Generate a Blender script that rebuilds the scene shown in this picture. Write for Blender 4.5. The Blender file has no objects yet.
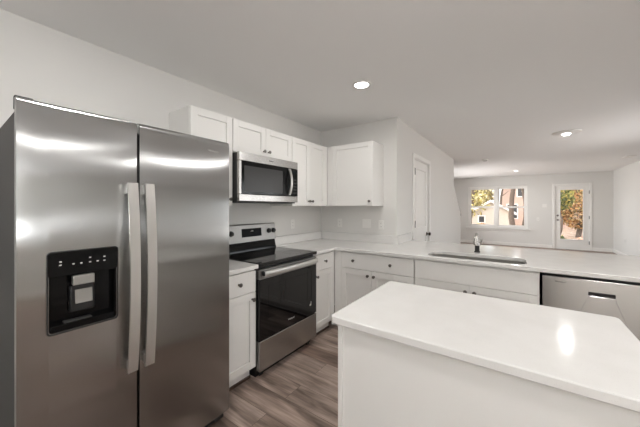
import bpy, bmesh, math, random
from mathutils import Vector, Matrix
C = bpy.context.scene.collection
PI = math.pi
random.seed(7)

# ------------------------------------------------------------------ camera, sky, exposure
cam_d = bpy.data.cameras.new('camera'); cam = bpy.data.objects.new('camera', cam_d); C.objects.link(cam)
cam.location = (2.2918, -3.2368, 1.3648)
cam.rotation_euler = (PI/2, 0, 0.6204)
cam_d.sensor_width = 36; cam_d.lens = 276.52/640*36; cam_d.shift_y = -6.758/640
cam_d.clip_start = 0.02; cam_d.clip_end = 300
bpy.context.scene.camera = cam
vs = bpy.context.scene.view_settings
vs.view_transform = 'Standard'; vs.look = 'None'; vs.gamma = 1; vs.use_curve_mapping = False
vs.exposure = 0.55

world = bpy.data.worlds.new('sky'); bpy.context.scene.world = world; world.use_nodes = True
wn = world.node_tree.nodes; wl = world.node_tree.links
sky = wn.new('ShaderNodeTexSky'); sky.sky_type = 'NISHITA'; sky.sun_disc = False
sky.sun_elevation = math.radians(38); sky.sun_rotation = math.radians(200); sky.dust_density = 4; sky.air_density = 1.0
haze = wn.new('ShaderNodeMix'); haze.data_type = 'RGBA'; haze.inputs[0].default_value = 0.55
haze.inputs[7].default_value = (5.2, 5.2, 5.2, 1)
wl.new(sky.outputs[0], haze.inputs[6])
wl.new(haze.outputs[2], wn['Background'].inputs[0]); wn['Background'].inputs[1].default_value = 0.4

KITCHEN_W, FIXTURE_W, LIVING_W = 6.2, 2.3, 9.0
LAMP_COL = (1.0, 0.985, 0.968)
def area_light(name, loc, rot, sx, sy, watts):      # area lamp at a window opening; rear, dining and side ones are fill
    d_ = bpy.data.lights.new(name, 'AREA'); d_.shape = 'RECTANGLE'; d_.size = sx; d_.size_y = sy; d_.energy = watts; d_.color = (.955, .98, 1.0)
    o_ = bpy.data.objects.new(name, d_); C.objects.link(o_); o_.location = loc; o_.rotation_euler = rot
area_light('rear_upward_fill', (3.55, -5.14, 1.45), (PI/2+1.4, 0, 0), .9, 1.3, 13)  # turned almost straight up, as added fill for the ceiling
area_light('dining_upward_fill', (4.77, -4.5, 1.4), (PI/2+1.28, 0, PI/2), .8, 1.3, 90)  # unseen lamp added to bounce light off the kitchen ceiling
area_light('side_fill', (4.77, 2.3, 1.4), (PI/2+.25, 0, PI/2), 2.0, 1.3, 19)  # added out of view to brighten the hall wall
area_light('stair_window_daylight', (-.15, 6.5, 1.5), (PI/2+.1, 0, -PI/2), 2.7, 1.35, 60)


sun_d = bpy.data.lights.new('sun', 'SUN'); sun = bpy.data.objects.new('sun', sun_d); C.objects.link(sun)
sun_d.energy = 1.1; sun_d.angle = math.radians(3); sun_d.color = (1, .95, .86)
sun.rotation_euler = (math.radians(50), 0, math.radians(-78))

# ------------------------------------------------------------------ materials
def s2l(c):
    c = c/255
    return c/12.92 if c <= .04045 else ((c+.055)/1.055)**2.4
def rgb(r, g, b): return (s2l(r), s2l(g), s2l(b), 1)
def mat(name, col, rough=.5, metal=0, spec=.5, **k):
    m = bpy.data.materials.new(name); m.use_nodes = True
    b = m.node_tree.nodes['Principled BSDF']
    b.inputs['Base Color'].default_value = col; b.inputs['Roughness'].default_value = rough
    b.inputs['Metallic'].default_value = metal; b.inputs['Specular IOR Level'].default_value = spec
    for kk, v in k.items(): b.inputs[kk.replace('_', ' ')].default_value = v
    return m
def bump(m, scale, strength, dist=.002, stretch=(1, 1, 1), detail=2):
    n = m.node_tree.nodes; l = m.node_tree.links
    tc = n.new('ShaderNodeTexCoord'); mp = n.new('ShaderNodeMapping'); mp.inputs['Scale'].default_value = stretch
    t = n.new('ShaderNodeTexNoise'); t.inputs['Scale'].default_value = scale; t.inputs['Detail'].default_value = detail
    bp = n.new('ShaderNodeBump'); bp.inputs['Strength'].default_value = strength; bp.inputs['Distance'].default_value = dist
    l.new(tc.outputs['Object'], mp.inputs[0]); l.new(mp.outputs[0], t.inputs[0])
    l.new(t.outputs[0], bp.inputs['Height']); l.new(bp.outputs[0], n['Principled BSDF'].inputs['Normal'])
    return t
M = {}
M['wall'] = mat('wall_paint', rgb(224, 222, 218), .62, spec=.3); bump(M['wall'], 260, .05)
M['ceiling'] = mat('ceiling_paint', rgb(247, 246, 244), .8, spec=.2); bump(M['ceiling'], 200, .06)
M['cabinet'] = mat('cabinet_paint', rgb(233, 231, 227), .38)
M['trim'] = mat('trim_paint', rgb(240, 238, 234), .35)
M['panel'] = mat('island_panel_paint', rgb(232, 230, 226), .4)
M['knob'] = mat('dark_nickel', rgb(120, 116, 112), .28, 1)
M['black_plastic'] = mat('black_plastic', rgb(26, 26, 27), .42)
M['black_gloss'] = mat('black_gloss', rgb(12, 12, 13), .12, spec=.22)
M['glass_black'] = mat('black_glass', rgb(16, 16, 17), .035, spec=.6)
M['cooktop'] = mat('ceramic_cooktop', rgb(18, 18, 19), .05, spec=.6)
M['burner'] = mat('burner_marking', rgb(60, 60, 62), .15)
M['screen'] = mat('display_screen', rgb(16, 18, 20), .45, spec=.1)
M['dark_gray'] = mat('dark_gray_steel', rgb(50, 49, 48), .5, .2)
M['chrome'] = mat('chrome', rgb(196, 193, 189), .24, 1)
M['brass_dark'] = mat('dark_bronze', rgb(70, 62, 56), .35, 1)
M['white_plastic'] = mat('white_plastic', rgb(236, 234, 230), .35)
M['slot'] = mat('slot_gray', rgb(150, 147, 142), .5)
M['dark_slot'] = mat('dark_slot', rgb(40, 40, 40), .6)
M['mark'] = mat('marking_gray', rgb(190, 188, 184), .4)
M['badge'] = mat('badge_dark', rgb(70, 68, 66), .35, .6)
M['light_badge'] = mat('badge_light', rgb(196, 193, 188), .3, .3)
M['silver_plastic'] = mat('silver_plastic', rgb(146, 143, 138), .4, .2)
M['paper'] = mat('sticker_white', rgb(225, 223, 216), .6)
M['rail'] = mat('handrail_gray', rgb(84, 79, 75), .4)
M['shoe'] = mat('shoe_moulding_brown', rgb(74, 57, 48), .5)
M['sink'] = mat('sink_steel', rgb(150, 147, 142), .45, .65)

def steel(name, col, rough, streak=(1, 1, 140), aniso=.9, turn=.25):
    m = mat(name, col, rough, 1)
    b = m.node_tree.nodes['Principled BSDF']; b.inputs['Anisotropic'].default_value = aniso; b.inputs['Anisotropic Rotation'].default_value = turn
    n = m.node_tree.nodes; l = m.node_tree.links
    tg = n.new('ShaderNodeTangent'); tg.direction_type = 'RADIAL'; tg.axis = 'Z'
    l.new(tg.outputs[0], b.inputs['Tangent'])
    t = bump(m, 6, .035, .001, streak, 3)
    return m
M['steel'] = steel('brushed_stainless', rgb(180, 178, 175), .26)
M['steel_vertical'] = steel('upright_brushed_stainless', rgb(172, 172, 171), .22, (.5, .5, 2.2), 1.0, 0)
M['steel_bright'] = steel('brushed_stainless_bright', rgb(158, 156, 153), .42, aniso=.6)
M['handle'] = mat('satin_handle', rgb(208, 206, 202), .36, .9)

# white quartz with a fine grain
m = mat('white_quartz', rgb(238, 236, 233), .13, spec=.5); M['quartz'] = m
n = m.node_tree.nodes; l = m.node_tree.links
tc = n.new('ShaderNodeTexCoord'); v = n.new('ShaderNodeTexVoronoi'); v.inputs['Scale'].default_value = 170
t2 = n.new('ShaderNodeTexNoise'); t2.inputs['Scale'].default_value = 9; t2.inputs['Detail'].default_value = 6
r = n.new('ShaderNodeValToRGB'); r.color_ramp.elements[0].position = .05; r.color_ramp.elements[1].position = .22
r.color_ramp.elements[0].color = rgb(216, 213, 209); r.color_ramp.elements[1].color = rgb(229, 227, 224)
r2 = n.new('ShaderNodeValToRGB'); r2.color_ramp.elements[0].position = .3; r2.color_ramp.elements[1].position = .7
r2.color_ramp.elements[0].color = (.95, .95, .945, 1); r2.color_ramp.elements[1].color = (1, 1, 1, 1)
mx = n.new('ShaderNodeMix'); mx.data_type = 'RGBA'; mx.blend_type = 'MULTIPLY'; mx.inputs[0].default_value = 1
l.new(tc.outputs['Object'], v.inputs['Vector']); l.new(tc.outputs['Object'], t2.inputs['Vector'])
l.new(v.outputs['Distance'], r.inputs[0]); l.new(t2.outputs[0], r2.inputs[0])
l.new(r.outputs[0], mx.inputs[6]); l.new(r2.outputs[0], mx.inputs[7]); l.new(mx.outputs[2], n['Principled BSDF'].inputs['Base Color'])

# brown vinyl planks running along x
m = mat('wood_planks', rgb(110, 90, 78), .42, spec=.4); M['floor'] = m
n = m.node_tree.nodes; l = m.node_tree.links
tc = n.new('ShaderNodeTexCoord')
bk = n.new('ShaderNodeTexBrick'); bk.inputs['Scale'].default_value = 1
bk.inputs['Brick Width'].default_value = 1.5; bk.inputs['Row Height'].default_value = .178; bk.inputs['Mortar Size'].default_value = .0012
bk.offset = .37; bk.inputs['Color1'].default_value = (0, 0, 0, 1); bk.inputs['Color2'].default_value = (1, 1, 1, 1)
bk.inputs['Mortar'].default_value = (.2, .2, .2, 1)
rp = n.new('ShaderNodeValToRGB'); rp.color_ramp.elements[0].color = rgb(136, 116, 105); rp.color_ramp.elements[1].color = rgb(186, 168, 157)
l.new(tc.outputs['Object'], bk.inputs['Vector']); l.new(bk.outputs['Color'], rp.inputs[0])
def grain(sx, sy, det, lo, hi, c0, c1, dist=0):
    mp = n.new('ShaderNodeMapping'); mp.inputs['Scale'].default_value = (sx, sy, 1)
    g = n.new('ShaderNodeTexNoise'); g.inputs['Scale'].default_value = 1; g.inputs['Detail'].default_value = det; g.inputs['Distortion'].default_value = dist
    l.new(tc.outputs['Object'], mp.inputs[0])
    ad = n.new('ShaderNodeVectorMath'); ad.operation = 'ADD'; sc = n.new('ShaderNodeVectorMath'); sc.operation = 'SCALE'; sc.inputs['Scale'].default_value = 9
    l.new(bk.outputs['Color'], sc.inputs[0]); l.new(mp.outputs[0], ad.inputs[0]); l.new(sc.outputs[0], ad.inputs[1]); l.new(ad.outputs[0], g.inputs[0])
    r_ = n.new('ShaderNodeValToRGB'); r_.color_ramp.elements[0].position = lo; r_.color_ramp.elements[1].position = hi
    r_.color_ramp.elements[0].color = c0; r_.color_ramp.elements[1].color = c1
    l.new(g.outputs[0], r_.inputs[0]); return r_
ga = grain(2.2, 13, 5, .35, .68, (.36, .335, .32, 1), (1.2, 1.18, 1.16, 1), .45)
gb = grain(4, 90, 4, .3, .7, (.78, .77, .76, 1), (1.1, 1.1, 1.1, 1))
m1 = n.new('ShaderNodeMix'); m1.data_type = 'RGBA'; m1.blend_type = 'MULTIPLY'; m1.inputs[0].default_value = 1
m2 = n.new('ShaderNodeMix'); m2.data_type = 'RGBA'; m2.blend_type = 'MULTIPLY'; m2.inputs[0].default_value = 1
m3 = n.new('ShaderNodeMix'); m3.data_type = 'RGBA'; m3.inputs[7].default_value = rgb(84, 69, 61)
l.new(rp.outputs[0], m1.inputs[6]); l.new(ga.outputs[0], m1.inputs[7]); l.new(m1.outputs[2], m2.inputs[6]); l.new(gb.outputs[0], m2.inputs[7])
l.new(bk.outputs['Fac'], m3.inputs[0]); l.new(m2.outputs[2], m3.inputs[6]); l.new(m3.outputs[2], n['Principled BSDF'].inputs['Base Color'])

# thin window glass: mostly see-through with a weak mirror
m = bpy.data.materials.new('window_glass'); m.use_nodes = True; M['glass'] = m
n = m.node_tree.nodes; l = m.node_tree.links; n.remove(n['Principled BSDF'])
tr = n.new('ShaderNodeBsdfTransparent'); gl = n.new('ShaderNodeBsdfGlossy'); gl.inputs['Roughness'].default_value = .01
fr = n.new('ShaderNodeFresnel'); fr.inputs[0].default_value = 1.35; ms = n.new('ShaderNodeMixShader')
l.new(fr.outputs[0], ms.inputs[0]); l.new(tr.outputs[0], ms.inputs[1]); l.new(gl.outputs[0], ms.inputs[2]); l.new(ms.outputs[0], n['Material Output'].inputs[0])

m = bpy.data.materials.new('lit_lens'); m.use_nodes = True; M['lens'] = m
n = m.node_tree.nodes; b = n['Principled BSDF']; b.inputs['Base Color'].default_value = (.9, .9, .9, 1)
b.inputs['Emission Color'].default_value = (1, .97, .93, 1); b.inputs['Emission Strength'].default_value = 7

def leafmat(name, cols):
    m = mat(name, cols[0], .7, spec=.2); n = m.node_tree.nodes; l = m.node_tree.links
    g = n.new('ShaderNodeNewGeometry'); r = n.new('ShaderNodeValToRGB'); r.color_ramp.interpolation = 'CONSTANT'
    el = r.color_ramp.elements
    while len(el) < len(cols): el.new(.5)
    for i, c in enumerate(cols): el[i].position = i/len(cols); el[i].color = c
    l.new(g.outputs['Random Per Island'], r.inputs[0]); l.new(r.outputs[0], n['Principled BSDF'].inputs['Base Color'])
    return m
M['leaf_yellow'] = leafmat('yellow_leaves', [rgb(186, 172, 108), rgb(156, 150, 96), rgb(206, 196, 146), rgb(122, 112, 72), rgb(220, 212, 176)])
M['leaf_orange'] = leafmat('orange_leaves', [rgb(196, 150, 98), rgb(150, 112, 72), rgb(214, 186, 140), rgb(98, 82, 60), rgb(204, 164, 116), rgb(126, 120, 78)])
M['leaf_green'] = leafmat('olive_leaves', [rgb(120, 122, 66), rgb(92, 100, 56), rgb(150, 146, 84), rgb(66, 78, 50), rgb(176, 160, 90)])
M['leaf_pink'] = leafmat('fallen_leaves', [rgb(206, 176, 158), rgb(170, 130, 110), rgb(226, 206, 190), rgb(140, 110, 104), rgb(190, 140, 100)])
M['bark'] = mat('bark', rgb(92, 82, 74), .9); bump(M['bark'], 14, .6, .03, (1, 1, .25))
M['siding'] = mat('salmon_siding', rgb(190, 168, 156), .7)
M['siding_white'] = mat('cream_siding', rgb(196, 191, 182), .7)
M['roof_white'] = mat('pale_roof', rgb(240, 240, 238), .6)
M['roof_gray'] = mat('gray_shingle', rgb(140, 132, 126), .8)
M['house_glass'] = mat('house_window_glass', rgb(70, 74, 78), .1)
m = mat('leaf_litter_ground', rgb(180, 150, 128), .95); M['ground'] = m
n = m.node_tree.nodes; l = m.node_tree.links; tc = n.new('ShaderNodeTexCoord'); t = n.new('ShaderNodeTexNoise'); t.inputs['Scale'].default_value = 3; t.inputs['Detail'].default_value = 8
r = n.new('ShaderNodeValToRGB'); r.color_ramp.elements[0].position = .35; r.color_ramp.elements[1].position = .65
r.color_ramp.elements[0].color = rgb(140, 108, 84); r.color_ramp.elements[1].color = rgb(214, 196, 178)
l.new(tc.outputs['Object'], t.inputs[0]); l.new(t.outputs[0], r.inputs[0]); l.new(r.outputs[0], n['Principled BSDF'].inputs['Base Color'])
M['deck'] = mat('pale_deck_boards', rgb(226, 216, 196), .7)

# ------------------------------------------------------------------ mesh helpers
def box(bm, x0, x1, y0, y1, z0, z1):
    vs_ = [bm.verts.new(p) for p in ((x0,y0,z0),(x1,y0,z0),(x1,y1,z0),(x0,y1,z0),(x0,y0,z1),(x1,y0,z1),(x1,y1,z1),(x0,y1,z1))]
    for f in ((3,2,1,0),(4,5,6,7),(0,1,5,4),(1,2,6,5),(2,3,7,6),(3,0,4,7)): bm.faces.new([vs_[i] for i in f])
def BX(*boxes):
    bm = bmesh.new()
    for b in boxes: box(bm, *b)
    return bm
def lathe(bm, prof, o=(0,0,0), axis='Z', seg=24):
    rings = []
    for r, h in prof:
        ring = []
        for i in range(seg):
            a = 2*PI*i/seg; c, s = r*math.cos(a), r*math.sin(a)
            p = {'Z': (c, s, h), 'Y': (c, h, s), 'X': (h, c, s)}[axis]
            ring.append(bm.verts.new((p[0]+o[0], p[1]+o[1], p[2]+o[2])))
        rings.append(ring)
    for a, b in zip(rings, rings[1:]):
        for i in range(seg): bm.faces.new((a[i], a[(i+1)%seg], b[(i+1)%seg], b[i]))
    bm.faces.new(rings[0][::-1]); bm.faces.new(rings[-1])
    bmesh.ops.recalc_face_normals(bm, faces=bm.faces)
def sweep(bm, pts, sec, up=Vector((0,0,1)), scales=None):
    """sweep a closed 2-D section (list of (side, up)) along pts"""
    pts = [Vector(p) for p in pts]; rings = []
    for i, p in enumerate(pts):
        t = (pts[min(i+1, len(pts)-1)]-pts[max(i-1, 0)]).normalized()
        sd = t.cross(up).normalized(); u = sd.cross(t).normalized()
        k = scales[i] if scales else 1
        rings.append([bm.verts.new(p+sd*a*k+u*b*k) for a, b in sec])
    nn = len(sec)
    for a, b in zip(rings, rings[1:]):
        for i in range(nn): bm.faces.new((a[i], a[(i+1)%nn], b[(i+1)%nn], b[i]))
    bm.faces.new(rings[0][::-1]); bm.faces.new(rings[-1])
    bmesh.ops.recalc_face_normals(bm, faces=bm.faces)
def circ(r, n=12): return [(r*math.cos(2*PI*i/n), r*math.sin(2*PI*i/n)) for i in range(n)]
def rrect(x0, x1, y0, y1, r, n=6, corners=(1,1,1,1)):
    out = []
    for k, (cx, cy, a0) in enumerate(((x0+r,y0+r,PI), (x1-r,y0+r,1.5*PI), (x1-r,y1-r,0), (x0+r,y1-r,.5*PI))):
        if corners[k]:
            for i in range(n+1):
                a = a0+.5*PI*i/n; out.append((cx+r*math.cos(a), cy+r*math.sin(a)))
        else: out.append(((x0,y0),(x1,y0),(x1,y1),(x0,y1))[k])
    return out
def slab(outer, z0, z1, holes=(), plane='XY'):
    bm = bmesh.new()
    edges = []
    for lp in [outer]+list(holes):
        vv = [bm.verts.new((p[0], p[1], z0)) for p in lp]
        for i in range(len(vv)): edges.append(bm.edges.new((vv[i], vv[(i+1)%len(vv)])))
    if holes: bmesh.ops.triangle_fill(bm, edges=edges, use_beauty=True, use_dissolve=False)
    else: bm.faces.new(bm.verts[:])
    fs = bm.faces[:]
    ret = bmesh.ops.extrude_face_region(bm, geom=fs)
    for g in ret['geom']:
        if isinstance(g, bmesh.types.BMVert): g.co.z = z1
    if plane == 'XZ':                        # (x, y) -> (x, z), thickness along y
        for v_ in bm.verts: v_.co = Vector((v_.co.x, v_.co.z, v_.co.y))
    bmesh.ops.recalc_face_normals(bm, faces=bm.faces)
    return bm
def plate(x0, x1, z0, z1, r, y0, y1): return slab(rrect(x0, x1, z0, z1, r), y0, y1, plane='XZ')
def obj(name, bm, m, parent=None, bevel=0, seg=2, smooth=False, loc=None):
    me = bpy.data.meshes.new(name); bm.to_mesh(me); bm.free()
    me.materials.append(M[m] if isinstance(m, str) else m)
    o = bpy.data.objects.new(name, me); C.objects.link(o)
    if parent: o.parent = parent
    if loc: o.location = loc
    if bevel:
        b = o.modifiers.new('bevel', 'BEVEL'); b.width = bevel; b.segments = seg; b.limit_method = 'ANGLE'; b.angle_limit = math.radians(40)
    if smooth or bevel:
        for p in me.polygons: p.use_smooth = True
        if hasattr(me, 'set_sharp_from_angle'): me.set_sharp_from_angle(angle=math.radians(38))
        if bevel:
            w = o.modifiers.new('normals', 'WEIGHTED_NORMAL'); w.keep_sharp = True
    return o
def tag(o, label, cat, group=None):
    o['label'] = label; o['category'] = cat
    if group: o['group'] = group
    return o
def thing(name, label, cat, loc=(0,0,0), rotz=0, group=None):
    o = bpy.data.objects.new(name, None); C.objects.link(o); o.empty_display_size = .1
    o.location = loc; o.rotation_euler = (0, 0, rotz)
    return tag(o, label, cat, group)
def struct(name, bm, m, bevel=0, parent=None):
    o = obj(name, bm, m, parent, bevel)
    if not parent: o['kind'] = 'structure'
    return o
def text_bm(s, size, at, depth=.0006):
    """raised lettering that faces -y"""
    cu = bpy.data.curves.new('lettering', 'FONT'); cu.body = s; cu.size = size; cu.extrude = depth; cu.align_x = 'CENTER'; cu.align_y = 'CENTER'; cu.resolution_u = 3
    t = bpy.data.objects.new('lettering', cu); C.objects.link(t)
    bpy.context.view_layer.update()
    me = bpy.data.meshes.new_from_object(t.evaluated_get(bpy.context.evaluated_depsgraph_get()))
    bm = bmesh.new(); bm.from_mesh(me)
    bpy.data.objects.remove(t); bpy.data.curves.remove(cu); bpy.data.meshes.remove(me)
    bm.transform(Matrix.Translation(at) @ Matrix.Rotation(PI/2, 4, 'X'))
    return bm
def merge(*bms):
    out = bmesh.new()
    for b in bms:
        me = bpy.data.meshes.new('t'); b.to_mesh(me); out.from_mesh(me); bpy.data.meshes.remove(me); b.free()
    return out

# ------------------------------------------------------------------ the room
H = 2.443; XR = 4.6245; YF = 8.593; LX = 1.1126; YE = 3.65; YB = -5.0
struct('floor', BX((-.12, XR+.12, YB-.12, YF+.15, -.12, 0)), 'floor')
struct('ceiling', BX((-.12, XR+.12, YB-.12, YF+.15, H, H+.12)), 'ceiling')

def wall_open(axis, a0, a1, b0, b1, o0, o1, z0, z1):     # a wall with one window opening
    r = [(a0, o0, 0, H), (o1, a1, 0, H), (o0, o1, 0, z0), (o0, o1, z1, H)]
    return BX(*[((p, q, b0, b1, u, v_) if axis == 'X' else (b0, b1, p, q, u, v_)) for p, q, u, v_ in r])
struct('wall_rear', wall_open('X', 0, XR, YB-.12, YB, 3.05, 4.05, .72, 2.15), 'wall')
struct('wall_left', wall_open('Y', YB-.12, YF+.15, -.12, 0, 5.1, 7.9, .75, 2.2), 'wall')
struct('wall_right', merge(wall_open('Y', YB-.12, -3.4, XR, XR+.12, -4.95, -4.05, .72, 2.15), wall_open('Y', -3.4, YF+.15, XR, XR+.12, 1.2, 3.4, .72, 2.15)), 'wall')
struct('wall_back', BX((0, LX-.115, 0, .115, 0, H)), 'wall')
DY0, DY1, DZ = .672, 1.442, 2.04          # the panelled interior door in the side wall
struct('wall_hall', BX((LX-.115, LX, 0, DY0-.02, 0, H), (LX-.115, LX, DY1+.02, YE, 0, H), (LX-.115, LX, DY0-.02, DY1+.02, DZ+.02, H)), 'wall')
bm = bmesh.new()                           # knee wall beside the stair, top slopes down away from the kitchen
KY = 4.56
pts = [(YE, 0), (KY, 0), (KY, 1.20), (YE, 1.86)]
va = [bm.verts.new((LX, y, z)) for y, z in pts]; vb = [bm.verts.new((LX-.115, y, z)) for y, z in pts]
bm.faces.new(va); bm.faces.new(vb[::-1])
for i in range(4): bm.faces.new((va[i], vb[i], vb[(i+1)%4], va[(i+1)%4]))
bmesh.ops.recalc_face_normals(bm, faces=bm.faces); struct('wall_stair', bm, 'wall')
WX0, WX1, WZ0, WZ1 = .765, 2.57, .60, 2.105
FX0, FX1, FZ = 3.287, 4.105, 2.045
struct('wall_far', BX((0, WX0, YF, YF+.15, 0, H), (WX0, WX1, YF, YF+.15, 0, WZ0), (WX0, WX1, YF, YF+.15, WZ1, H), (WX1, FX0, YF, YF+.15, 0, H),
                      (FX0, FX1, YF, YF+.15, FZ, H), (FX1, XR, YF, YF+.15, 0, H)), 'wall')
struct('baseboard_far', BX((.0, FX0-.07, YF-.014, YF, 0, .11), (FX1+.07, XR-.014, YF-.014, YF, 0, .11)), 'trim', .003)
struct('baseboard_right', BX((XR-.014, XR, YB, YF, 0, .11)), 'trim', .003)
struct('baseboard_hall', BX((LX, LX+.014, .12, DY0-.08, 0, .11), (LX, LX+.014, DY1+.08, KY, 0, .11)), 'trim', .003)
struct('baseboard_left', BX((0, .014, YB+.02, -3.2, 0, .11)), 'trim', .003)

# handrail along the sloping knee wall
bm = bmesh.new(); sweep(bm, [(LX-.03, 3.74, 1.83), (LX-.03, 4.72, 1.145)], [(-.018,-.02),(.018,-.02),(.018,.02),(-.018,.02)])
hr = thing('handrail', 'slim grey handrail sloping down past the end of the side wall', 'handrail', (LX, 4.2, 1.5))
bm.transform(Matrix.Translation((-LX, -4.2, -1.5)) @ Matrix.Identity(4)); obj('rail', bm, 'rail', hr, .006)

# far window: two double-hung units
w = thing('window_1', 'wide white double window in the far wall', 'window', ((WX0+WX1)/2, YF, WZ0)); w['kind'] = 'structure'
ww = (WX1-WX0)/2; hh = WZ1-WZ0
obj('window_frame', BX((-ww, -ww+.06, .05, .13, 0, hh), (ww-.06, ww, .05, .13, 0, hh), (-ww+.06, ww-.06, .05, .13, 0, .06), (-ww+.06, ww-.06, .05, .13, hh-.05, hh), (-.05, .05, .05, .13, .06, hh-.05)), 'trim', w, .004)
for s in (-1, 1):
    a, b = (-ww+.06, -.05) if s < 0 else (.05, ww-.06)
    mid = hh*.5
    for z0, z1, yy in ((.06, mid+.03, .06), (mid-.03, hh-.05, .09)):
        sh = obj('sash', BX((a, a+.035, yy, yy+.028, z0, z1), (b-.035, b, yy, yy+.028, z0, z1), (a+.035, b-.035, yy, yy+.028, z0, z0+.055), (a+.035, b-.035, yy, yy+.028, z1-.055, z1)), 'trim', w, .003)
        obj('pane', BX((a+.035, b-.035, yy+.012, yy+.016, z0+.055, z1-.055)), 'glass', sh)
obj('window_sill', BX((-ww-.07, ww+.07, -.055, .05, -.03, 0), (-ww-.04, ww+.04, -.014, -.001, -.1, -.03)), 'trim', w, .005)

def plain_window(name, label, loc, rot, w_, h_):
    t = thing(name, label, 'window', loc, rot); t['kind'] = 'structure'; a = w_/2
    obj('window_frame', BX((-a, -a+.06, .03, .10, 0, h_), (a-.06, a, .03, .10, 0, h_), (-a+.06, a-.06, .03, .10, 0, .06), (-a+.06, a-.06, .03, .10, h_-.06, h_), (-.04, .04, .03, .10, .06, h_-.06)), 'trim', t, .004)
    for x0, x1 in ((-a+.06, -.04), (.04, a-.06)): obj('pane', BX((x0, x1, .06, .066, .06, h_-.06)), 'glass', t)
    obj('window_sill', BX((-a-.06, a+.06, -.05, .03, -.03, 0)), 'trim', t, .005)
plain_window('window_2', 'white window in the rear wall behind the kitchen', (3.55, YB, .72), PI, 1.0, 1.43)
plain_window('added_window_3', 'added white double window, out of view, in the right wall of the dining side', (XR, -4.5, .72), -PI/2, .9, 1.43)  # unseen window, added to let in the dining fill lamp
plain_window('added_window_5', 'added white double window, out of view, in the right wall past the peninsula', (XR, 2.3, .72), -PI/2, 2.2, 1.43)  # made-up opening that carries the side fill lamp
plain_window('window_4', 'wide white window in the left wall beyond the stair', (0, 6.5, .75), PI/2, 2.8, 1.45)

# far exterior door with a full glass light
d = thing('door_1', 'white exterior door with a tall glass panel in the far wall', 'door', ((FX0+FX1)/2, YF, 0)); d['kind'] = 'structure'
dw = (FX1-FX0)/2; gx0, gx1, gz0, gz1 = -.275, .265, .325, 1.905
obj('door_frame', BX((-dw, -dw+.012, .0, .13, 0, FZ), (dw-.012, dw, .0, .13, 0, FZ), (-dw+.012, dw-.012, 0, .13, FZ-.012, FZ), (-dw+.012, dw-.012, 0, .13, 0, .02)), 'trim', d)
obj('casing', BX((-dw-.06, -dw, -.016, -.001, 0, FZ+.06), (dw, dw+.06, -.016, -.001, 0, FZ+.06), (-dw, dw, -.016, -.001, FZ, FZ+.06)), 'trim', d, .004)
x0, x1 = -dw+.014, dw-.014
sl = obj('door_slab', BX((x0, gx0, .012, .056, .022, FZ-.014), (gx1, x1, .012, .056, .022, FZ-.014), (gx0, gx1, .012, .056, .022, gz0), (gx0, gx1, .012, .056, gz1, FZ-.014)), 'trim', d)
obj('glass_trim', BX((gx0-.03, gx0, .002, .012, gz0-.03, gz1+.03), (gx1, gx1+.03, .002, .012, gz0-.03, gz1+.03), (gx0, gx1, .002, .012, gz0-.03, gz0), (gx0, gx1, .002, .012, gz1, gz1+.03)), 'trim', sl, .003)
obj('pane', BX((gx0, gx1, .030, .036, gz0, gz1)), 'glass', sl)
bm = bmesh.new(); lathe(bm, [(.028, 0), (.028, -.008), (.012, -.012), (.012, -.035), (.026, -.042), (.028, -.055), (.018, -.064)], (x0+.055, .012, .94), 'Y', 16); obj('knob', bm, 'knob', d, smooth=True)
bm = bmesh.new(); lathe(bm, [(.03, 0), (.028, -.014), (.02, -.018)], (x0+.055, .012, 1.08), 'Y', 16); box(bm, x0+.051, x0+.059, -.02, -.006, 1.06, 1.10); obj('deadbolt', bm, 'knob', d, smooth=True)
for z in (.24, 1.03, 1.82): obj('hinge', BX((dw-.014, dw+.002, -.018, .004, z-.05, z+.05)), 'knob', d, .002)

# interior door in the side wall (hinged near the kitchen)
d = thing('door_2', 'white two-panel interior door in the side wall', 'door', (LX, (DY0+DY1)/2, 0), PI/2); d['kind'] = 'structure'   # faces +x; local x = +y, local y = -x
dw = (DY1-DY0)/2
obj('door_frame', BX((-dw-.02, -dw, .0, .115, 0, DZ+.02), (dw, dw+.02, 0, .115, 0, DZ+.02), (-dw, dw, 0, .115, DZ, DZ+.02)), 'trim', d)
obj('casing', BX((-dw-.07, -dw-.006, -.017, -.001, 0, DZ+.07), (dw+.006, dw+.07, -.017, -.001, 0, DZ+.07), (-dw-.006, dw+.006, -.017, -.001, DZ+.006, DZ+.07)), 'trim', d, .004)
a, b = -dw+.003, dw-.003; t0, t1 = .012, .047
z_ = [.008, .24, .92, 1.06, 1.915, DZ-.003]; st = .115
sl = obj('door_slab', BX((a, a+st, t0, t1, z_[0], z_[5]), (b-st, b, t0, t1, z_[0], z_[5]), (a+st, b-st, t0, t1, z_[0], z_[1]), (a+st, b-st, t0, t1, z_[2], z_[3]), (a+st, b-st, t0, t1, z_[4], z_[5]),
                         (a+st, b-st, t0+.012, t1-.012, z_[1], z_[2]), (a+st, b-st, t0+.012, t1-.012, z_[3], z_[4])), 'trim', d, .005)
for zz in (z_[1:3], z_[3:5]): obj('raised_panel', BX((a+st+.035, b-st-.035, t0+.003, t0+.012, zz[0]+.035, zz[1]-.035)), 'trim', sl, .006)
bm = bmesh.new(); lathe(bm, [(.03, 0), (.03, -.007), (.011, -.011), (.011, -.034), (.025, -.04), (.028, -.053), (.018, -.063)], (b-.06, t0, .93), 'Y', 16); obj('knob', bm, 'brass_dark', d, smooth=True)
for z in (.25, 1.12, 1.86): obj('hinge', BX((-dw-.014, -dw+.004, -.022, .002, z-.048, z+.048)), 'brass_dark', d, .002)

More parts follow.
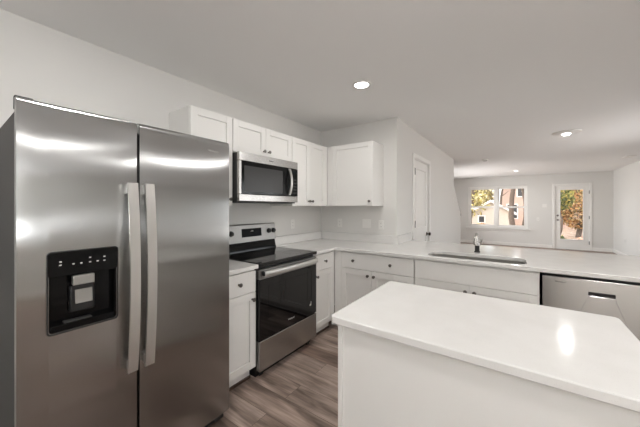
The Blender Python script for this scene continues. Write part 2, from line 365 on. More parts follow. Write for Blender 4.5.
# ------------------------------------------------------------------ cabinets (front faces local -y)
def shaker(name, x0, x1, z0, z1, yb, parent, rail=.057, m='cabinet', depth=.02):
    yf = yb-depth
    b = BX((x0, x0+rail, yf, yb, z0, z1), (x1-rail, x1, yf, yb, z0, z1), (x0+rail, x1-rail, yf, yb, z0, z0+rail), (x0+rail, x1-rail, yf, yb, z1-rail, z1),
           (x0+rail, x1-rail, yf+.011, yb-.003, z0+rail, z1-rail))
    return obj(name, b, m, parent, .0018)
def knob(x, z, yf, parent):
    bm = bmesh.new(); lathe(bm, [(.0085, 0), (.006, -.004), (.0055, -.014), (.012, -.018), (.0155, -.023), (.0145, -.028), (.008, -.031)], (x, yf, z), 'Y', 18)
    return obj('knob', bm, 'knob', parent, smooth=True)
def wall_cabinet(label, loc, rot, w, z0, z1, doors, knobs, depth=.302):
    t = thing('wall_cabinet', label, 'cabinet', (loc[0], loc[1], z0), rot, 'white kitchen wall cabinets')
    h = z1-z0
    obj('body', BX((0, w, -depth, -.002, 0, h)), 'cabinet', t, .0015)
    for (a, b), k in zip(doors, knobs):
        dr = shaker('door', a, b, .003, h-.003, -depth, t)
        knob(k, .056, -depth-.02, dr)
    return t
UB, UT = 1.3728, 2.1224
Lr = PI/2
wall_cabinet('tall narrow white single-door wall cabinet directly beside the refrigerator', (0, -2.13, 0), Lr, .374, UB, UT, [(.002, .372)], [.342])
wall_cabinet('short white two-door wall cabinet mounted directly over the microwave', (0, -1.753, 0), Lr, .757, 1.835, UT, [(.003, .377), (.380, .754)], [.347, .410])
t = wall_cabinet('white two-door wall cabinet to the right of the microwave running into the corner', (0, -.993, 0), Lr, .670, UB, UT, [(.003, .312), (.315, .628)], [.284, .343])
obj('corner_filler', BX((.631, .670, -.320, -.3025, 0, UT-UB)), 'cabinet', t)
t = wall_cabinet('white single-door wall cabinet on the back wall, around the corner from the others', (.326, 0, 0), 0, .6187, UB, UT, [(.078, .617)], [.586])
obj('corner_filler', BX((-.004, .074, -.318, -.3025, 0, UT-UB)), 'cabinet', t)

CH = .884   # underside of the worktops
def base_cabinet(label, loc, rot, w, dr, doors, drawer_knobs, door_knobs, false_front=False, ends=(0, 0), sink=False):
    t = thing('base_cabinet', label, 'cabinet', loc, rot, 'white base cabinets')
    if sink: body = BX((0, .018, -.605, -.004, .10, CH-.001), (w-.018, w, -.605, -.004, .10, CH-.001), (.018, w-.018, -.022, -.004, .1, CH-.001), (.018, w-.018, -.605, -.022, .10, .118), (.018, w-.018, -.605, -.585, .118, CH-.001))
    else: body = BX((0, w, -.605, -.004, .10, CH-.001))
    obj('body', body, 'cabinet', t, .0012)
    obj('toe_kick', BX((0, w, -.545, -.527, 0, .10)), 'cabinet', t)
    obj('shoe_moulding', BX((0, w, -.558, -.5455, 0, .018)), 'shoe', t)
    for a, b in dr:
        f = obj('false_front' if false_front else 'drawer', BX((a, b, -.625, -.605, .705, .868)), 'cabinet', t, .002)
        for k in drawer_knobs: knob(k, .79, -.625, f)
    for (a, b), k in zip(doors, door_knobs):
        f = shaker('door', a, b, .115, .701, -.605, t)
        knob(k, .65, -.625, f)
    return t
base_cabinet('narrow white base cabinet between the refrigerator and the range', (0, -2.137, 0), Lr, .372, [(.003, .369)], [(.003, .369)], [.206], [.332])
t = base_cabinet('narrow white base cabinet between the range and the inside corner', (0, -1.003, 0), Lr, .376, [(.003, .335)], [(.003, .335)], [.185], [.035])
obj('corner_filler', BX((.338, .376, -.622, -.6055, .10, CH-.001)), 'cabinet', t)
t = base_cabinet('wide white base cabinet with two-knob drawer, between inside corner and sink cabinet', (.672, 0, 0), 0, .833, [(.045, .830)], [(.045, .397), (.400, .830)], [.195, .607], [.365, .432])
obj('corner_filler', BX((-.0455, .042, -.622, -.6055, .10, CH-.001), (-.0455, -.0005, -.605, -.59, .10, CH-.001), (-.14, -.0005, -.545, -.527, 0, .099)), 'cabinet', t)
base_cabinet('white sink base cabinet with a plain false front beside the dishwasher', (1.509, 0, 0), 0, .917, [(.003, .914)], [(.003, .457), (.460, .914)], [], [.425, .492], True, sink=True)
t = thing('peninsula_panel', 'white panel closing the living-room side of the peninsula', 'panel', (LX+.02, .001, 0))
obj('back_board', BX((0, 2.21, 0, .05, 0, CH-.001)), 'cabinet', t, .002)
obj('end_board', BX((2.21, 2.23, -.60, .05, 0, CH-.001)), 'cabinet', t, .002)

# worktops
sx0, sx1, sy0, sy1 = 1.60, 2.35, -.575, -.235
CT = .9145; FY = -.6426; FXc = .6508
def arc(cx, cy, r, a0, a1, n=6): return [(cx+r*math.cos(a0+(a1-a0)*i/n), cy+r*math.sin(a0+(a1-a0)*i/n)) for i in range(n+1)]
outer = [(.002, -1.0035), (FXc, -1.0035)] + arc(FXc+.03, FY-.03, .03, PI, PI/2)[0:] + [(3.36, FY), (3.36, .515), (LX+.001, .515), (LX+.001, -.002), (.002, -.002)]
sink_hole = rrect(sx0, sx1, sy0, sy1, .085, 7)
t = thing('countertop', 'white quartz L-shaped worktop with the sink, from the range around the corner to the dishwasher', 'countertop', (1.5, -.2, CH))
tr_ = Matrix.Translation((-1.5, .2, -CH))
bm = slab(outer, CH, CT, [sink_hole]); bm.transform(tr_); obj('worktop', bm, 'quartz', t, .003)
bm = BX((.0015, .0205, -1.0035, -.0015, CT, 1.016), (.0205, LX+.0195, -.0205, -.0015, CT, 1.016), (LX+.0015, LX+.0205, -.0015, .515, CT, 1.016)); bm.transform(tr_)
obj('backsplash', bm, 'quartz', t, .002)
t = thing('countertop', 'short white quartz worktop piece between the refrigerator and the range', 'countertop', (.32, -1.95, CH))
bm = BX((-.318, FXc-.32, -.187, .1875, 0, CT-CH)); obj('worktop', bm, 'quartz', t, .003)
obj('backsplash', BX((-.3185, -.2995, -.187, .1875, CT-CH, 1.016-CH)), 'quartz', t, .002)

# sink
t = thing('kitchen_sink', 'undermount stainless steel sink set in the peninsula worktop', 'sink', ((sx0+sx1)/2, (sy0+sy1)/2, CH-.20))
cx, cy = t.location.x, t.location.y
def ring(o, z): return [(x-cx, y-cy, z) for x, y in rrect(sx0-o, sx1+o, sy0-o, sy1+o, .085+o, 7)]
bm = bmesh.new(); loops = [ring(.028, .197), ring(-.003, .199), ring(-.010, .03), ring(-.04, .006), ring(-.10, .002)]
vv = [[bm.verts.new(p) for p in lp] for lp in loops]
for a, b in zip(vv, vv[1:]):
    for i in range(len(a)): bm.faces.new((a[i], a[(i+1)%len(a)], b[(i+1)%len(a)], b[i]))
bm.faces.new(vv[-1]); bmesh.ops.recalc_face_normals(bm, faces=bm.faces)
o = obj('basin', bm, 'sink', t, smooth=True); sm_ = o.modifiers.new('thickness', 'SOLIDIFY'); sm_.thickness = .0015
bm = bmesh.new(); lathe(bm, [(.045, .003), (.045, .006), (.036, .008), (.02, .005)], (0, .04, 0), 'Z', 24); obj('drain', bm, 'chrome', t, smooth=True)

# faucet
t = thing('faucet', 'chrome single-handle kitchen faucet standing behind the sink', 'faucet', (1.966, -.10, CT))
bm = bmesh.new(); lathe(bm, [(.027, 0), (.027, .008), (.021, .014), (.021, .062), (.0225, .066)], seg=20); obj('base', bm, 'dark_gray', t, smooth=True)
bm = bmesh.new(); lathe(bm, [(.0225, .066), (.0235, .085), (.0215, .118), (.016, .130)], seg=20); obj('body', bm, 'chrome', t, smooth=True)
pts = [(0, 0, .11)] + [(0, -.060+.060*math.cos(a), .118+.060*math.sin(a)) for a in [PI*i/12*1.0 for i in range(0, 13)]] + [(0, -.121, .110)]
bm = bmesh.new(); sweep(bm, pts, circ(.0165, 14), Vector((1, 0, 0))); sp = obj('spout', bm, 'chrome', t, smooth=True)
bm = bmesh.new(); lathe(bm, [(.0185, .122), (.022, .114), (.0225, .086), (.017, .080)], (0, -.121, 0), seg=16); obj('spray_head', bm, 'chrome', sp, smooth=True)
bm = bmesh.new(); sweep(bm, [(.018, 0, .095), (.032, 0, .098), (.042, .002, .108), (.046, .004, .125)], circ(.008, 10), Vector((0, 1, 0))); obj('handle', bm, 'chrome', t, smooth=True)

# ------------------------------------------------------------------ refrigerator
FW = .9148
t = thing('refrigerator', 'tall stainless steel side-by-side refrigerator with a door dispenser', 'refrigerator', (0, -3.0605, 0), Lr)
obj('case', BX((.004, FW-.004, -.735, -.03, .03, 1.733)), 'dark_gray', t, .006)
SE = .399
def fdoor(x0, x1, hole=None):
    """door with a gently crowned front and rounded rim"""
    bm = bmesh.new(); n = 14; r = .012
    xs = [x0 + (x1-x0)*i/n for i in range(n+1)]
    def yf(x): u = (x-x0)/(x1-x0)*2-1; return -.8065-.003*(1-u*u)
    prof = []
    zs = [(.080, .012), (.083, .004), (.092, 0), (1.745, 0), (1.760, .004), (1.768, .010), (1.772, .022)]
    grid = [[bm.verts.new((x, yf(x)+off+(.002 if i in (0, n) else 0), z)) for i, x in enumerate(xs)] for z, off in zs]
    for a, b in zip(grid, grid[1:]):
        for i in range(n): bm.faces.new((a[i], a[i+1], b[i+1], b[i]))
    back = [[bm.verts.new((x, -.764, z)) for x in (x0, x1)] for z in (.080, 1.772)]
    bm.faces.new((back[0][0], back[1][0], back[1][1], back[0][1]))
    bm.faces.new([back[0][0]] + [g[0] for g in grid] + [back[1][0]])
    bm.faces.new([back[0][1], back[1][1]] + [g[-1] for g in grid[::-1]])
    bm.faces.new([back[1][0]] + grid[-1][:] + [back[1][1]])
    bm.faces.new([back[0][1]] + grid[0][::-1] + [back[0][0]])
    bmesh.ops.recalc_face_normals(bm, faces=bm.faces)
    return bm
dx0, dx1, dz0, dz1 = .0815, .3115, .862, 1.184
fd = obj('freezer_door', fdoor(0, SE-.006), 'steel_vertical', t, smooth=True)
bo = fd.modifiers.new('recess', 'BOOLEAN')
rd = obj('fridge_door', fdoor(SE+.006, FW), 'steel_vertical', t, smooth=True)
# cut the dispenser bay out of the freezer door
cut = obj('cutter', plate(dx0+.004, dx1-.004, dz0+.004, dz1-.004, .012, -.9, -.748), 'steel', t)
bo.object = cut; bo.operation = 'DIFFERENCE'; bo.solver = 'EXACT'
bpy.context.view_layer.update()
me = bpy.data.meshes.new_from_object(fd.evaluated_get(bpy.context.evaluated_depsgraph_get()))
fd.modifiers.clear(); fd.data = me; bpy.data.objects.remove(cut)
me.set_sharp_from_angle(angle=math.radians(38))
def fhandle(x, parent):
    bm = bmesh.new(); pts = []; N = 20
    for i in range(N+1):
        u = i/N; z = .600+(1.475-.600)*u
        pts.append((x, -.838-.030*math.sin(PI*u)**.9, z))
    sweep(bm, pts, [(-.0205,-.006),(-.017,-.010),(.017,-.010),(.0205,-.006),(.0205,.005),(-.0205,.005)], Vector((0,-1,0)))
    for z in (.625, 1.45): box(bm, x-.014, x+.014, -.842, -.805, z-.022, z+.022)
    return obj('door_handle', bm, 'handle', parent, smooth=True)
fhandle(SE-.036, fd); fhandle(SE+.036, rd)
obj('badge', text_bm('Whirlpool', .016, (.800, -.8095, 1.697)), 'light_badge', rd)
obj('gasket', BX((.006, SE-.008, -.7635, -.7355, .09, 1.73), (SE+.008, FW-.006, -.7635, -.7355, .09, 1.73)), 'black_plastic', t)
for x, zt in ((.0, 1.784), (FW-.05, 1.776)): obj('hinge_cover', BX((x, x+.05, -.7635, -.738, 1.7335, zt)), 'dark_gray', t, .003)
obj('base_grille', BX((.02, FW-.02, -.745, -.70, .012, .075)), 'black_plastic', t, .004)
for x in (.05, FW-.09): obj('lower_hinge', BX((x, x+.06, -.79, -.745, .045, .068)), 'dark_gray', t, .004)
for x in (.06, FW-.10):
    for y in (-.68, -.10): obj('foot', BX((x, x+.04, y-.04, y, 0, .03)), 'black_plastic', t)
dp = obj('dispenser', merge(plate(dx0, dx1, dz0+.224, dz1, .012, -.8135, -.79),                              # flush control fascia
        BX((dx0+.005, dx1-.005, -.768, -.750, dz0+.005, dz0+.224), (dx0+.005, dx0+.009, -.806, -.768, dz0+.005, dz0+.224), (dx1-.009, dx1-.005, -.806, -.768, dz0+.005, dz0+.224),
           (dx0+.009, dx1-.009, -.806, -.768, dz0+.005, dz0+.03), (dx0+.005, dx1-.005, -.79, -.75, dz0+.224, dz1-.005))), 'black_gloss', t, .002)
obj('bezel', slab(rrect(dx0-.003, dx1+.003, dz0-.003, dz1+.003, .015), -.8125, -.806, [rrect(dx0+.002, dx1-.002, dz0+.002, dz1-.002, .012)], 'XZ'), 'black_plastic', dp)
obj('nozzle_plate', BX((.156, .227, -.818, -.790, 1.042, 1.081)), 'silver_plastic', dp, .003)
bm = BX((.150, .236, -.792, -.770, .925, 1.04)); obj('ice_chute', bm, 'black_plastic', dp, .008)
bm = BX((.166, .224, -.800, -.796, .962, 1.020)); bm.transform(Matrix.Translation((0,-.80,1.0)) @ Matrix.Rotation(math.radians(-8), 4, 'X') @ Matrix.Translation((0,.80,-1.0))); obj('paddle', bm, 'silver_plastic', dp, .003)
obj('drip_tray', BX((dx0+.05, dx1-.09, -.8045, -.772, dz0+.030, dz0+.036)), 'dark_gray', dp, .002)
for x, z in ((.118, 1.145), (.118, 1.132), (.158, 1.131), (.183, 1.131), (.212, 1.150), (.212, 1.131), (.238, 1.131), (.262, 1.147), (.262, 1.130)):
    obj('indicator', BX((x-.0035, x+.0035, -.8142, -.8132, z-.0025, z+.0025)), 'mark', dp)

# ------------------------------------------------------------------ microwave
MW = .757
t = thing('microwave', 'stainless over-range microwave with a dark glass door above the range', 'microwave', (0, -1.753, 1.40), Lr)
obj('case', BX((.002, MW-.002, -.372, -.003, .012, .425)), 'black_plastic', t, .003)
obj('vent_panel', BX((.0, MW, -.362, -.05, 0, .0115)), 'black_plastic', t, .002)
obj('top_strip', BX((0, MW, -.402, -.373, .357, .430)), 'steel', t, .004)
obj('logo', text_bm('Whirlpool', .014, (.37, -.4025, .393)), 'badge', t)
obj('bottom_strip', BX((0, MW, -.402, -.373, .012, .072)), 'steel', t, .004)
obj('side_strip', BX((0, .026, -.402, -.373, .0735, .3555)), 'steel', t, .003)
dr = obj('door', BX((.0275, .585, -.402, -.373, .0735, .3555)), 'black_gloss', t, .003)
obj('window', plate(.055, .525, .096, .318, .006, -.4032, -.4018), mat('microwave_mesh_window', rgb(46, 45, 44), .3), dr)
obj('control_panel', BX((.587, MW, -.402, -.373, .0735, .3555)), 'black_gloss', t, .003)
bm = bmesh.new(); pts = [(.615, -.412-.030*math.sin(PI*i/14)**.8, .085+.262*i/14) for i in range(15)]
sweep(bm, pts, [(-.013,-.006),(.013,-.006),(.015,.0),(.013,.006),(-.013,.006),(-.015,0)], Vector((0,-1,0))); obj('handle', bm, 'handle', dr, smooth=True)
for i in range(5):
    for j in range(3): obj('button', BX((.662+.028*j, .680+.028*j, -.4028, -.4015, .10+.034*i, .112+.034*i)), 'badge', t)
obj('clock_display', BX((.655, .745, -.4028, -.4015, .30, .335)), 'screen', t)

# ------------------------------------------------------------------ range
RW = .7546
t = thing('range', 'stainless electric range with black glass cooktop and black oven door', 'range', (0, -1.7585, 0), Lr)
obj('body', BX((.003, RW-.003, -.612, -.03, .09, .893)), 'black_plastic', t, .002)
obj('kick_base', BX((.02, RW-.02, -.585, -.05, .0, .089)), 'black_plastic', t)
ck = obj('cooktop', BX((0, RW-.0005, -.660, -.112, .8935, .921)), 'cooktop', t, .005)
for x, y, r in ((.19, -.50, .115), (.56, -.50, .09), (.20, -.24, .085), (.56, -.24, .115)):
    obj('burner_ring', slab([(x+a, y+b) for a, b in circ(r, 40)], .9211, .9214, [[(x+a, y+b) for a, b in circ(r-.003, 40)]]), 'burner', ck)
bm = bmesh.new()                        # lower black riser, curved
prof = [(-.111, .8935), (-.111, .925), (-.100, .955), (-.088, 1.008), (-.03, 1.008), (-.03, .8935)]
a = [bm.verts.new((.004, y, z)) for y, z in prof]; b = [bm.verts.new((RW-.016, y, z)) for y, z in prof]
bm.faces.new(a); bm.faces.new(b[::-1])
for i in range(6): bm.faces.new((a[i], b[i], b[(i+1)%6], a[(i+1)%6]))
bmesh.ops.recalc_face_normals(bm, faces=bm.faces); obj('riser', bm, 'black_gloss', t, .003)
bm = bmesh.new(); prof = [(-.089, 1.009), (-.072, 1.180), (-.062, 1.188), (-.03, 1.188), (-.03, 1.009)]
a = [bm.verts.new((.0, y, z)) for y, z in prof]; b = [bm.verts.new((RW, y, z)) for y, z in prof]
bm.faces.new(a); bm.faces.new(b[::-1])
for i in range(5): bm.faces.new((a[i], b[i], b[(i+1)%5], a[(i+1)%5]))
bmesh.ops.recalc_face_normals(bm, faces=bm.faces); bg = obj('backguard', bm, 'steel_bright', t, .003)
def slope_y(z): return -.089+.017*(z-1.009)/.171
tilt = Matrix.Rotation(math.radians(5.7), 4, 'X')
bm = BX((-.128, .128, -.004, .003, -.042, .042)); bm.transform(Matrix.Translation((.418, slope_y(1.102), 1.102)) @ Matrix.Rotation(math.radians(-5.7), 4, 'X')); obj('display', bm, 'screen', bg, .002)
obj('clock_digits', text_bm('12:00', .016, (.418, slope_y(1.117)-.0045, 1.117)), 'mark', bg)
for x in (.085, .165, .652, .722):
    bm = bmesh.new(); lathe(bm, [(.027, 0), (.026, -.006), (.023, -.008), (.021, -.02), (.017, -.022)], (x, slope_y(1.105)-.001, 1.105), 'Y', 20); k = obj('control_knob', bm, 'black_plastic', bg, smooth=True)
od = obj('oven_door', BX((.004, RW-.004, -.655, -.613, .313, .789)), 'glass_black', t, .004)
obj('door_trim', BX((.004, RW-.004, -.657, -.613, .790, .868)), 'steel_bright', od, .004)
bm = bmesh.new(); pts = [(.03+(RW-.06)*i/20, -.683-.018*math.sin(PI*i/20), .838) for i in range(21)]
sweep(bm, pts, [(-.012,-.020),(-.006,-.024),(.008,-.022),(.012,-.012),(.012,.012),(.006,.021),(-.008,.021),(-.012,.014)], Vector((0,0,1)))
obj('door_handle', bm, 'handle', od, smooth=True)
for x in (.024, RW-.044): obj('handle_bracket', BX((x, x+.02, -.688, -.657, .822, .856)), 'black_plastic', od, .004)
obj('inner_window', plate(.10, RW-.10, .42, .73, .012, -.6562, -.6548), 'glass_black', od)
obj('logo', text_bm('Whirlpool', .02, (.372, -.6565, .375)), 'mark', od)
obj('sticker', BX((.640, .665, -.6558, -.6548, .405, .445)), 'paper', od)
obj('storage_drawer', BX((.004, RW-.004, -.655, -.613, .068, .304)), 'steel', t, .005)
for x in (.05, RW-.09): obj('foot', BX((x, x+.04, -.60, -.588, 0, .05)), 'black_plastic', t)

# ------------------------------------------------------------------ dishwasher
DW0, DWW = 2.434, .598
t = thing('dishwasher', 'stainless dishwasher with a pocket handle under the peninsula worktop', 'dishwasher', (DW0, 0, 0))
obj('tub', BX((.008, DWW-.008, -.60, -.03, .10, .872)), 'black_plastic', t)
obj('toe_panel', BX((.01, DWW-.01, -.555, -.535, .0, .099)), 'black_plastic', t)
px0, px1, pz0, pz1 = .250, .379, .760, .786
outer = [(.006, .115), (DWW-.006, .115), (DWW-.006, .865), (.006, .865)]
dd = obj('door', slab(outer, -.645, -.622, [rrect(px0, px1, pz0, pz1, .006)], 'XZ'), 'steel', t, .003)
obj('inner_door', BX((.006, DWW-.006, -.6215, -.601, .115, .852)), 'dark_gray', t)
obj('pocket_handle', BX((px0+.001, px1-.001, -.64, -.622, pz1-.009, pz1-.001), (px0+.001, px1-.001, -.630, -.622, pz0+.001, pz1-.009)), 'black_plastic', dd)
obj('logo', text_bm('Whirlpool', .014, (.105, -.6455, .832)), 'badge', dd)

# ------------------------------------------------------------------ island
IX0, IX1, IY0, IY1 = 1.658, 2.6276, -2.2822, -1.6154
t = thing('island_cabinet', 'white kitchen island base with a plain panelled back', 'island', (IX0+.032, IY0+.024, 0))
iw, idp = IX1-IX0-.064, IY1-IY0-.054
obj('back_panel', BX((.016, iw-.016, 0.004, .016, 0, CH-.001)), 'panel', t)
obj('body', BX((.0165, iw-.0165, .0165, idp-.02, .10, CH-.001)), 'panel', t)
obj('side_panel', BX((0, .016, .0165, idp-.02, 0, CH-.001)), 'panel', t, .001)
obj('side_panel', BX((iw-.016, iw, .0165, idp-.02, 0, CH-.001)), 'panel', t, .001)
for x in (-.004, iw-.016): obj('corner_trim', BX((x, x+.02, -.004, .016, 0, CH-.001)), 'panel', t, .002)
obj('toe_kick', BX((.0165, iw-.0165, idp-.09, idp-.075, 0, .099)), 'panel', t)
for a, b, k in ((.02, iw/2-.002, iw/2-.035), (iw/2+.002, iw-.02, iw/2+.035)):
    bm = BX((a, b, idp-.0195, idp-.001, .115, .868)); obj('door', bm, 'cabinet', t, .002)
o = obj('island_countertop', slab(rrect(0, IX1-IX0, 0, IY1-IY0, .022, 7), 0, CT-CH), 'quartz', None, .004, loc=(IX0, IY0, CH))
tag(o, 'white quartz worktop with rounded corners lying on the kitchen island', 'countertop')

# ------------------------------------------------------------------ ceiling lights and devices
def can(label, x, y, watts, size=.122):
    t = thing('recessed_light', label, 'ceiling light', (x, y, H), 0, 'recessed ceiling lights')
    bm = slab(circ(size*.5+.022, 40), -.008, 0, [circ(size*.5, 40)]); obj('trim_ring', bm, 'white_plastic', t, .002)
    bm = bmesh.new(); lathe(bm, [(size*.5, -.0045), (size*.5, -.001)], seg=32); obj('lens', bm, 'lens', t)
    ld = bpy.data.lights.new('lamp', 'AREA'); ld.shape = 'DISK'; ld.size = size*.95; ld.energy = watts; ld.color = LAMP_COL; ld.spread = PI
    lo = bpy.data.objects.new('lamp', ld); C.objects.link(lo); lo.parent = t; lo.location = (0, 0, -.012)
    return t
can('round recessed ceiling light glowing over the kitchen floor beside the wall cabinets', 1.172, -1.038, KITCHEN_W*.72)
can('recessed ceiling light above the near end of the island', 2.97, -2.84, KITCHEN_W*.7)
can('recessed ceiling light above the refrigerator front', 1.172, -2.84, KITCHEN_W*.95)
can('recessed ceiling light above the dishwasher', 2.97, -1.04, KITCHEN_W*1.35)
can('small recessed ceiling light far away near the double window', 2.254, 6.942, LIVING_W, .11)
# wide flush fixture past the peninsula
t = thing('flush_ceiling_light', 'wide flush-mounted round ceiling light beyond the sink peninsula', 'ceiling light', (2.866, 2.10, H))
bm = bmesh.new(); lathe(bm, [(.165, 0), (.165, -.008), (.155, -.014), (.05, -.022)], seg=40); obj('pan', bm, 'white_plastic', t, smooth=True)
bm = bmesh.new(); lathe(bm, [(.048, -.0225), (.046, -.034), (.035, -.042), (.012, -.045)], seg=32); obj('diffuser', bm, 'lens', t, smooth=True)
ld = bpy.data.lights.new('lamp', 'AREA'); ld.shape = 'DISK'; ld.size = .09; ld.energy = FIXTURE_W; ld.color = LAMP_COL
lo = bpy.data.objects.new('lamp', ld); C.objects.link(lo); lo.parent = t; lo.location = (0, 0, -.05)

t = thing('smoke_detector', 'small round smoke detector on the ceiling past the side wall', 'smoke detector', (1.688, 4.076, H))
bm = bmesh.new(); lathe(bm, [(.066, 0), (.066, -.012), (.058, -.03), (.02, -.036)], seg=28); obj('housing', bm, 'white_plastic', t, smooth=True)
bm = bmesh.new(); lathe(bm, [(.04, -.033), (.04, -.037), (.03, -.039)], seg=20); obj('sensor_grille', bm, 'slot', t, smooth=True)
t = thing('ceiling_vent', 'white rectangular air register in the ceiling near the right wall', 'vent', (4.24, 5.45, H))
obj('frame', BX((-.075, .075, -.18, -.155, -.01, 0), (-.075, .075, .155, .18, -.01, 0), (-.075, -.055, -.155, .155, -.01, 0), (.055, .075, -.155, .155, -.01, 0)), 'white_plastic', t, .002)
obj('backing', BX((-.055, .055, -.155, .155, -.002, -.0005)), 'dark_slot', t)
for i in range(6):
    bm = BX((-.008, .008, -.155, .155, -.0012, .0)); bm.transform(Matrix.Translation((-.046+.0185*i, 0, -.0058)) @ Matrix.Rotation(.5, 4, 'Y')); obj('slat', bm, 'white_plastic', t)

# ------------------------------------------------------------------ outlets and switches
def outlet(label, loc, rot, gang=1, switch=False):
    t = thing('light_switch' if switch else 'outlet', label, 'switch' if switch else 'outlet', loc, rot)
    w = .035 if gang == 1 else .058
    obj('plate', plate(-w, w, -.057, .057, .005, -.006, -.0008), 'white_plastic', t, .0015)
    for g in range(gang):
        x = 0 if gang == 1 else (-.023 if g == 0 else .023)
        if switch: obj('rocker', BX((x-.016, x+.016, -.0095, -.0062, -.033, .033)), 'white_plastic', t, .002)
        else:
            for z in (-.02, .02):
                s = obj('socket', plate(x-.016, x+.016, z-.014, z+.014, .008, -.0085, -.0062), 'white_plastic', t)
                obj('slots', BX((x-.007, x-.005, -.0089, -.0084, z-.003, z+.006), (x+.005, x+.007, -.0089, -.0084, z-.003, z+.006), (x-.002, x+.002, -.0089, -.0084, z-.009, z-.005)), 'dark_slot', s)
    return t
outlet('white outlet on the left wall between the range and the corner', (0, -.622, 1.149), Lr)
outlet('white single outlet on the back wall close to the corner', (.315, 0, 1.145), 0)
outlet('white double switch plate on the back wall under the wall cabinet', (.715, 0, 1.15), 0, 2, True)
outlet('white outlet on the back wall at the right of the cabinet shadow', (.915, 0, 1.14), 0)
outlet('white switch on the side wall where the handrail begins', (LX, 3.60, 1.515), Lr, 1, True)
outlet('white outlet low on the far wall between window and glass door', (2.85, YF, .95), 0)
outlet('white double switch plate on the far wall beside the glass door', (3.02, YF, 1.40), 0, 2, True)
outlet('white outlet low on the right wall', (XR, 7.45, .46), -PI/2)

# ------------------------------------------------------------------ outdoors
struct('ground', BX((-60, 60, -40, 90, -.45, -.35)), 'ground')
o = obj('deck_landing', BX((2.6, 5.2, YF+.2, YF+1.7, -.35, -.10)), 'deck', None, .01); tag(o, 'pale board landing just outside the glass door', 'deck')
def tree(label, x, y, h, tr, leaf, crown, nleaf, cz, size, seed, zr=1.0):
    rnd = random.Random(seed)
    t = thing('tree', label, 'tree', (x, y, -.35), 0, None)
    bm = bmesh.new(); N = 8
    pts = [(.12*math.sin(i*1.3+seed), .1*math.cos(i*1.7+seed), h*i/N) for i in range(N+1)]
    sweep(bm, pts, circ(tr, 10), Vector((1, 0, 0)), [1.25-1.0*i/N for i in range(N+1)]); tk = obj('trunk', bm, 'bark', t, smooth=True)
    for k in range(6):
        i = 3+k*5//6; p = Vector(pts[i]); a = rnd.random()*6.28; L = crown*.7
        q = [p, p+Vector((math.cos(a)*L*.5, math.sin(a)*L*.5, L*.35)), p+Vector((math.cos(a)*L, math.sin(a)*L, L*.8))]
        bm = bmesh.new(); sweep(bm, q, circ(tr*.4, 8), Vector((0, 0, 1)), [1, .7, .3]); obj('branch', bm, 'bark', tk, smooth=True)
    bm = bmesh.new()
    for _ in range(nleaf):
        while True:
            p = Vector((rnd.uniform(-1, 1), rnd.uniform(-1, 1), rnd.uniform(-1, 1)))
            if p.length < 1: break
        p = Vector((p.x*crown, p.y*crown, cz+p.z*crown*zr))
        u = Vector((rnd.gauss(0, 1), rnd.gauss(0, 1), rnd.gauss(0, 1))).normalized(); w_ = u.orthogonal().normalized()
        s = size*rnd.uniform(.6, 1.4)
        bm.faces.new([bm.verts.new(p+u*s), bm.verts.new(p+w_*s*.6), bm.verts.new(p-u*s), bm.verts.new(p-w_*s*.6)])
    fo = obj('foliage', bm, leaf, t)
    return t
tree('tree with a dark trunk standing close behind the right window half', 2.08, 17.5, 9, .13, 'leaf_yellow', 1.9, 500, 7.0, .13, 3)
tree('slim dark-trunked tree at the far left of the double window', -.36, 19.0, 7, .10, 'leaf_yellow', 1.2, 420, 2.2, .10, 4)
tree('yellow-leaved tree beyond the left half of the far window', -1.35, 28.0, 6.0, .11, 'leaf_yellow', 1.9, 4200, 2.6, .13, 5, 1.1)
tree('second dark trunk at the right edge of the double window', 2.62, 20.5, 8, .10, 'leaf_yellow', .8, 300, 6.8, .12, 6)
tree('slim bare-trunked tree between garage and salmon house', 1.2, 25.6, 7, .10, 'leaf_yellow', .8, 300, 4.2, .12, 8)
tree('orange autumn tree filling the middle of the glass door', 5.15, 17.6, 4.6, .10, 'leaf_orange', 1.25, 4600, 1.75, .075, 11, 1.05)
tree('olive green tree at the left edge of the glass door view', 3.98, 15.0, 4.2, .05, 'leaf_green', .62, 1500, 2.2, .065, 12, 1.1)
tree('russet tree behind the orange one beyond the glass door', 6.4, 22.6, 7, .14, 'leaf_orange', 1.7, 3000, 2.6, .14, 13, 1.2)
def shrub(label, x, y, r, leaf, n, seed):
    rnd = random.Random(seed); t = thing('shrub', label, 'shrub', (x, y, -.35)); bm = bmesh.new()
    for _ in range(n):
        a, e, q = rnd.random()*6.28, rnd.random()*1.57, r*rnd.uniform(.5, 1)
        p = Vector((q*math.cos(a)*math.cos(e), q*math.sin(a)*math.cos(e), q*math.sin(e)*.9+.05))
        u = Vector((rnd.gauss(0, 1), rnd.gauss(0, 1), rnd.gauss(0, 1))).normalized(); w_ = u.orthogonal().normalized(); s = .11*rnd.uniform(.6, 1.3)
        bm.faces.new([bm.verts.new(p+u*s), bm.verts.new(p+w_*s*.6), bm.verts.new(p-u*s), bm.verts.new(p-w_*s*.6)])
    obj('foliage', bm, leaf, t)
    bm = bmesh.new(); sweep(bm, [(0, 0, 0), (.03, 0, r*.6)], circ(.03, 8), Vector((1, 0, 0))); obj('stem', bm, 'bark', t)
shrub('dark green shrub low at the left of the glass door view', 3.72, 13.2, .4, 'leaf_green', 600, 21)
shrub('shrub of pale dry leaves low in the right of the door view', 4.7, 13.4, .36, 'leaf_pink', 500, 22)
shrub('brown shrub below the pale gable left in the window', .35, 18.0, .6, 'leaf_orange', 500, 23)
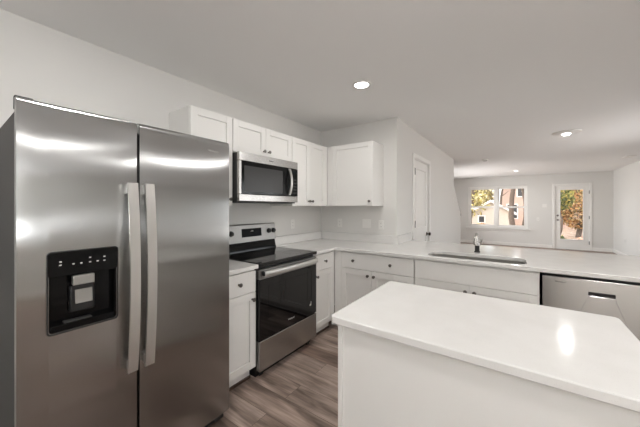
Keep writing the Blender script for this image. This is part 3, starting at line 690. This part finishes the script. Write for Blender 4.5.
def house(name, label, loc, rot, w, dpt, h, rh, wallm, roofm, wins):
    t = thing(name, label, 'house', loc, rot)
    bm = BX((-w/2, w/2, 0, dpt, 0, h)); obj('wall', bm, wallm, t)
    bm = bmesh.new()
    a = [bm.verts.new(p) for p in ((-w/2, 0, h), (w/2, 0, h), (0, 0, h+rh))]; b = [bm.verts.new(p) for p in ((-w/2, dpt, h), (w/2, dpt, h), (0, dpt, h+rh))]
    bm.faces.new(a); bm.faces.new(b[::-1]); bm.faces.new((a[0], b[0], b[1], a[1])); bm.faces.new((a[1], b[1], b[2], a[2])); bm.faces.new((a[2], b[2], b[0], a[0]))
    bmesh.ops.recalc_face_normals(bm, faces=bm.faces); obj('gable', bm, wallm, t)
    for s in (-1, 1):
        bm = bmesh.new(); q = [(s*(w/2+.35), -.35, h-.35*rh/(w/2)+.02), (0, -.35, h+rh+.02), (0, dpt+.3, h+rh+.02), (s*(w/2+.35), dpt+.3, h-.35*rh/(w/2)+.02)]
        lo_ = [bm.verts.new(p) for p in q]; hi = [bm.verts.new((p[0], p[1], p[2]+.16)) for p in q]
        bm.faces.new(lo_); bm.faces.new(hi)
        for i in range(4): bm.faces.new((lo_[i], lo_[(i+1)%4], hi[(i+1)%4], hi[i]))
        bmesh.ops.recalc_face_normals(bm, faces=bm.faces); obj('roof', bm, roofm, t)
    for x, z, a_, b_ in wins:
        f = obj('window', BX((x-a_/2-.08, x+a_/2+.08, -.05, -.001, z-b_/2-.08, z+b_/2+.08)), 'trim', t)
        obj('pane', BX((x-a_/2, x+a_/2, -.06, -.0505, z-b_/2, z+b_/2)), 'house_glass', f)
    return t
house('house', 'salmon-sided two-storey house behind the tree trunk in the right window half', (4.6, 27, -.35), 0, 7.0, 8, 6.0, 2.6, 'siding', 'roof_gray', [(-2.7, 1.3, .7, 1.2), (-1.9, 3.2, .8, 1.1), (0, 1.6, .9, 1.5), (0, 4.6, .9, 1.4)])
house('garage', 'small cream garage with a pale roof in the lower half of the window', (.62, 21.5, -.35), .12, 2.5, 2.4, 1.3, .75, 'siding_white', 'roof_white', [(-.6, .75, .35, .45)])
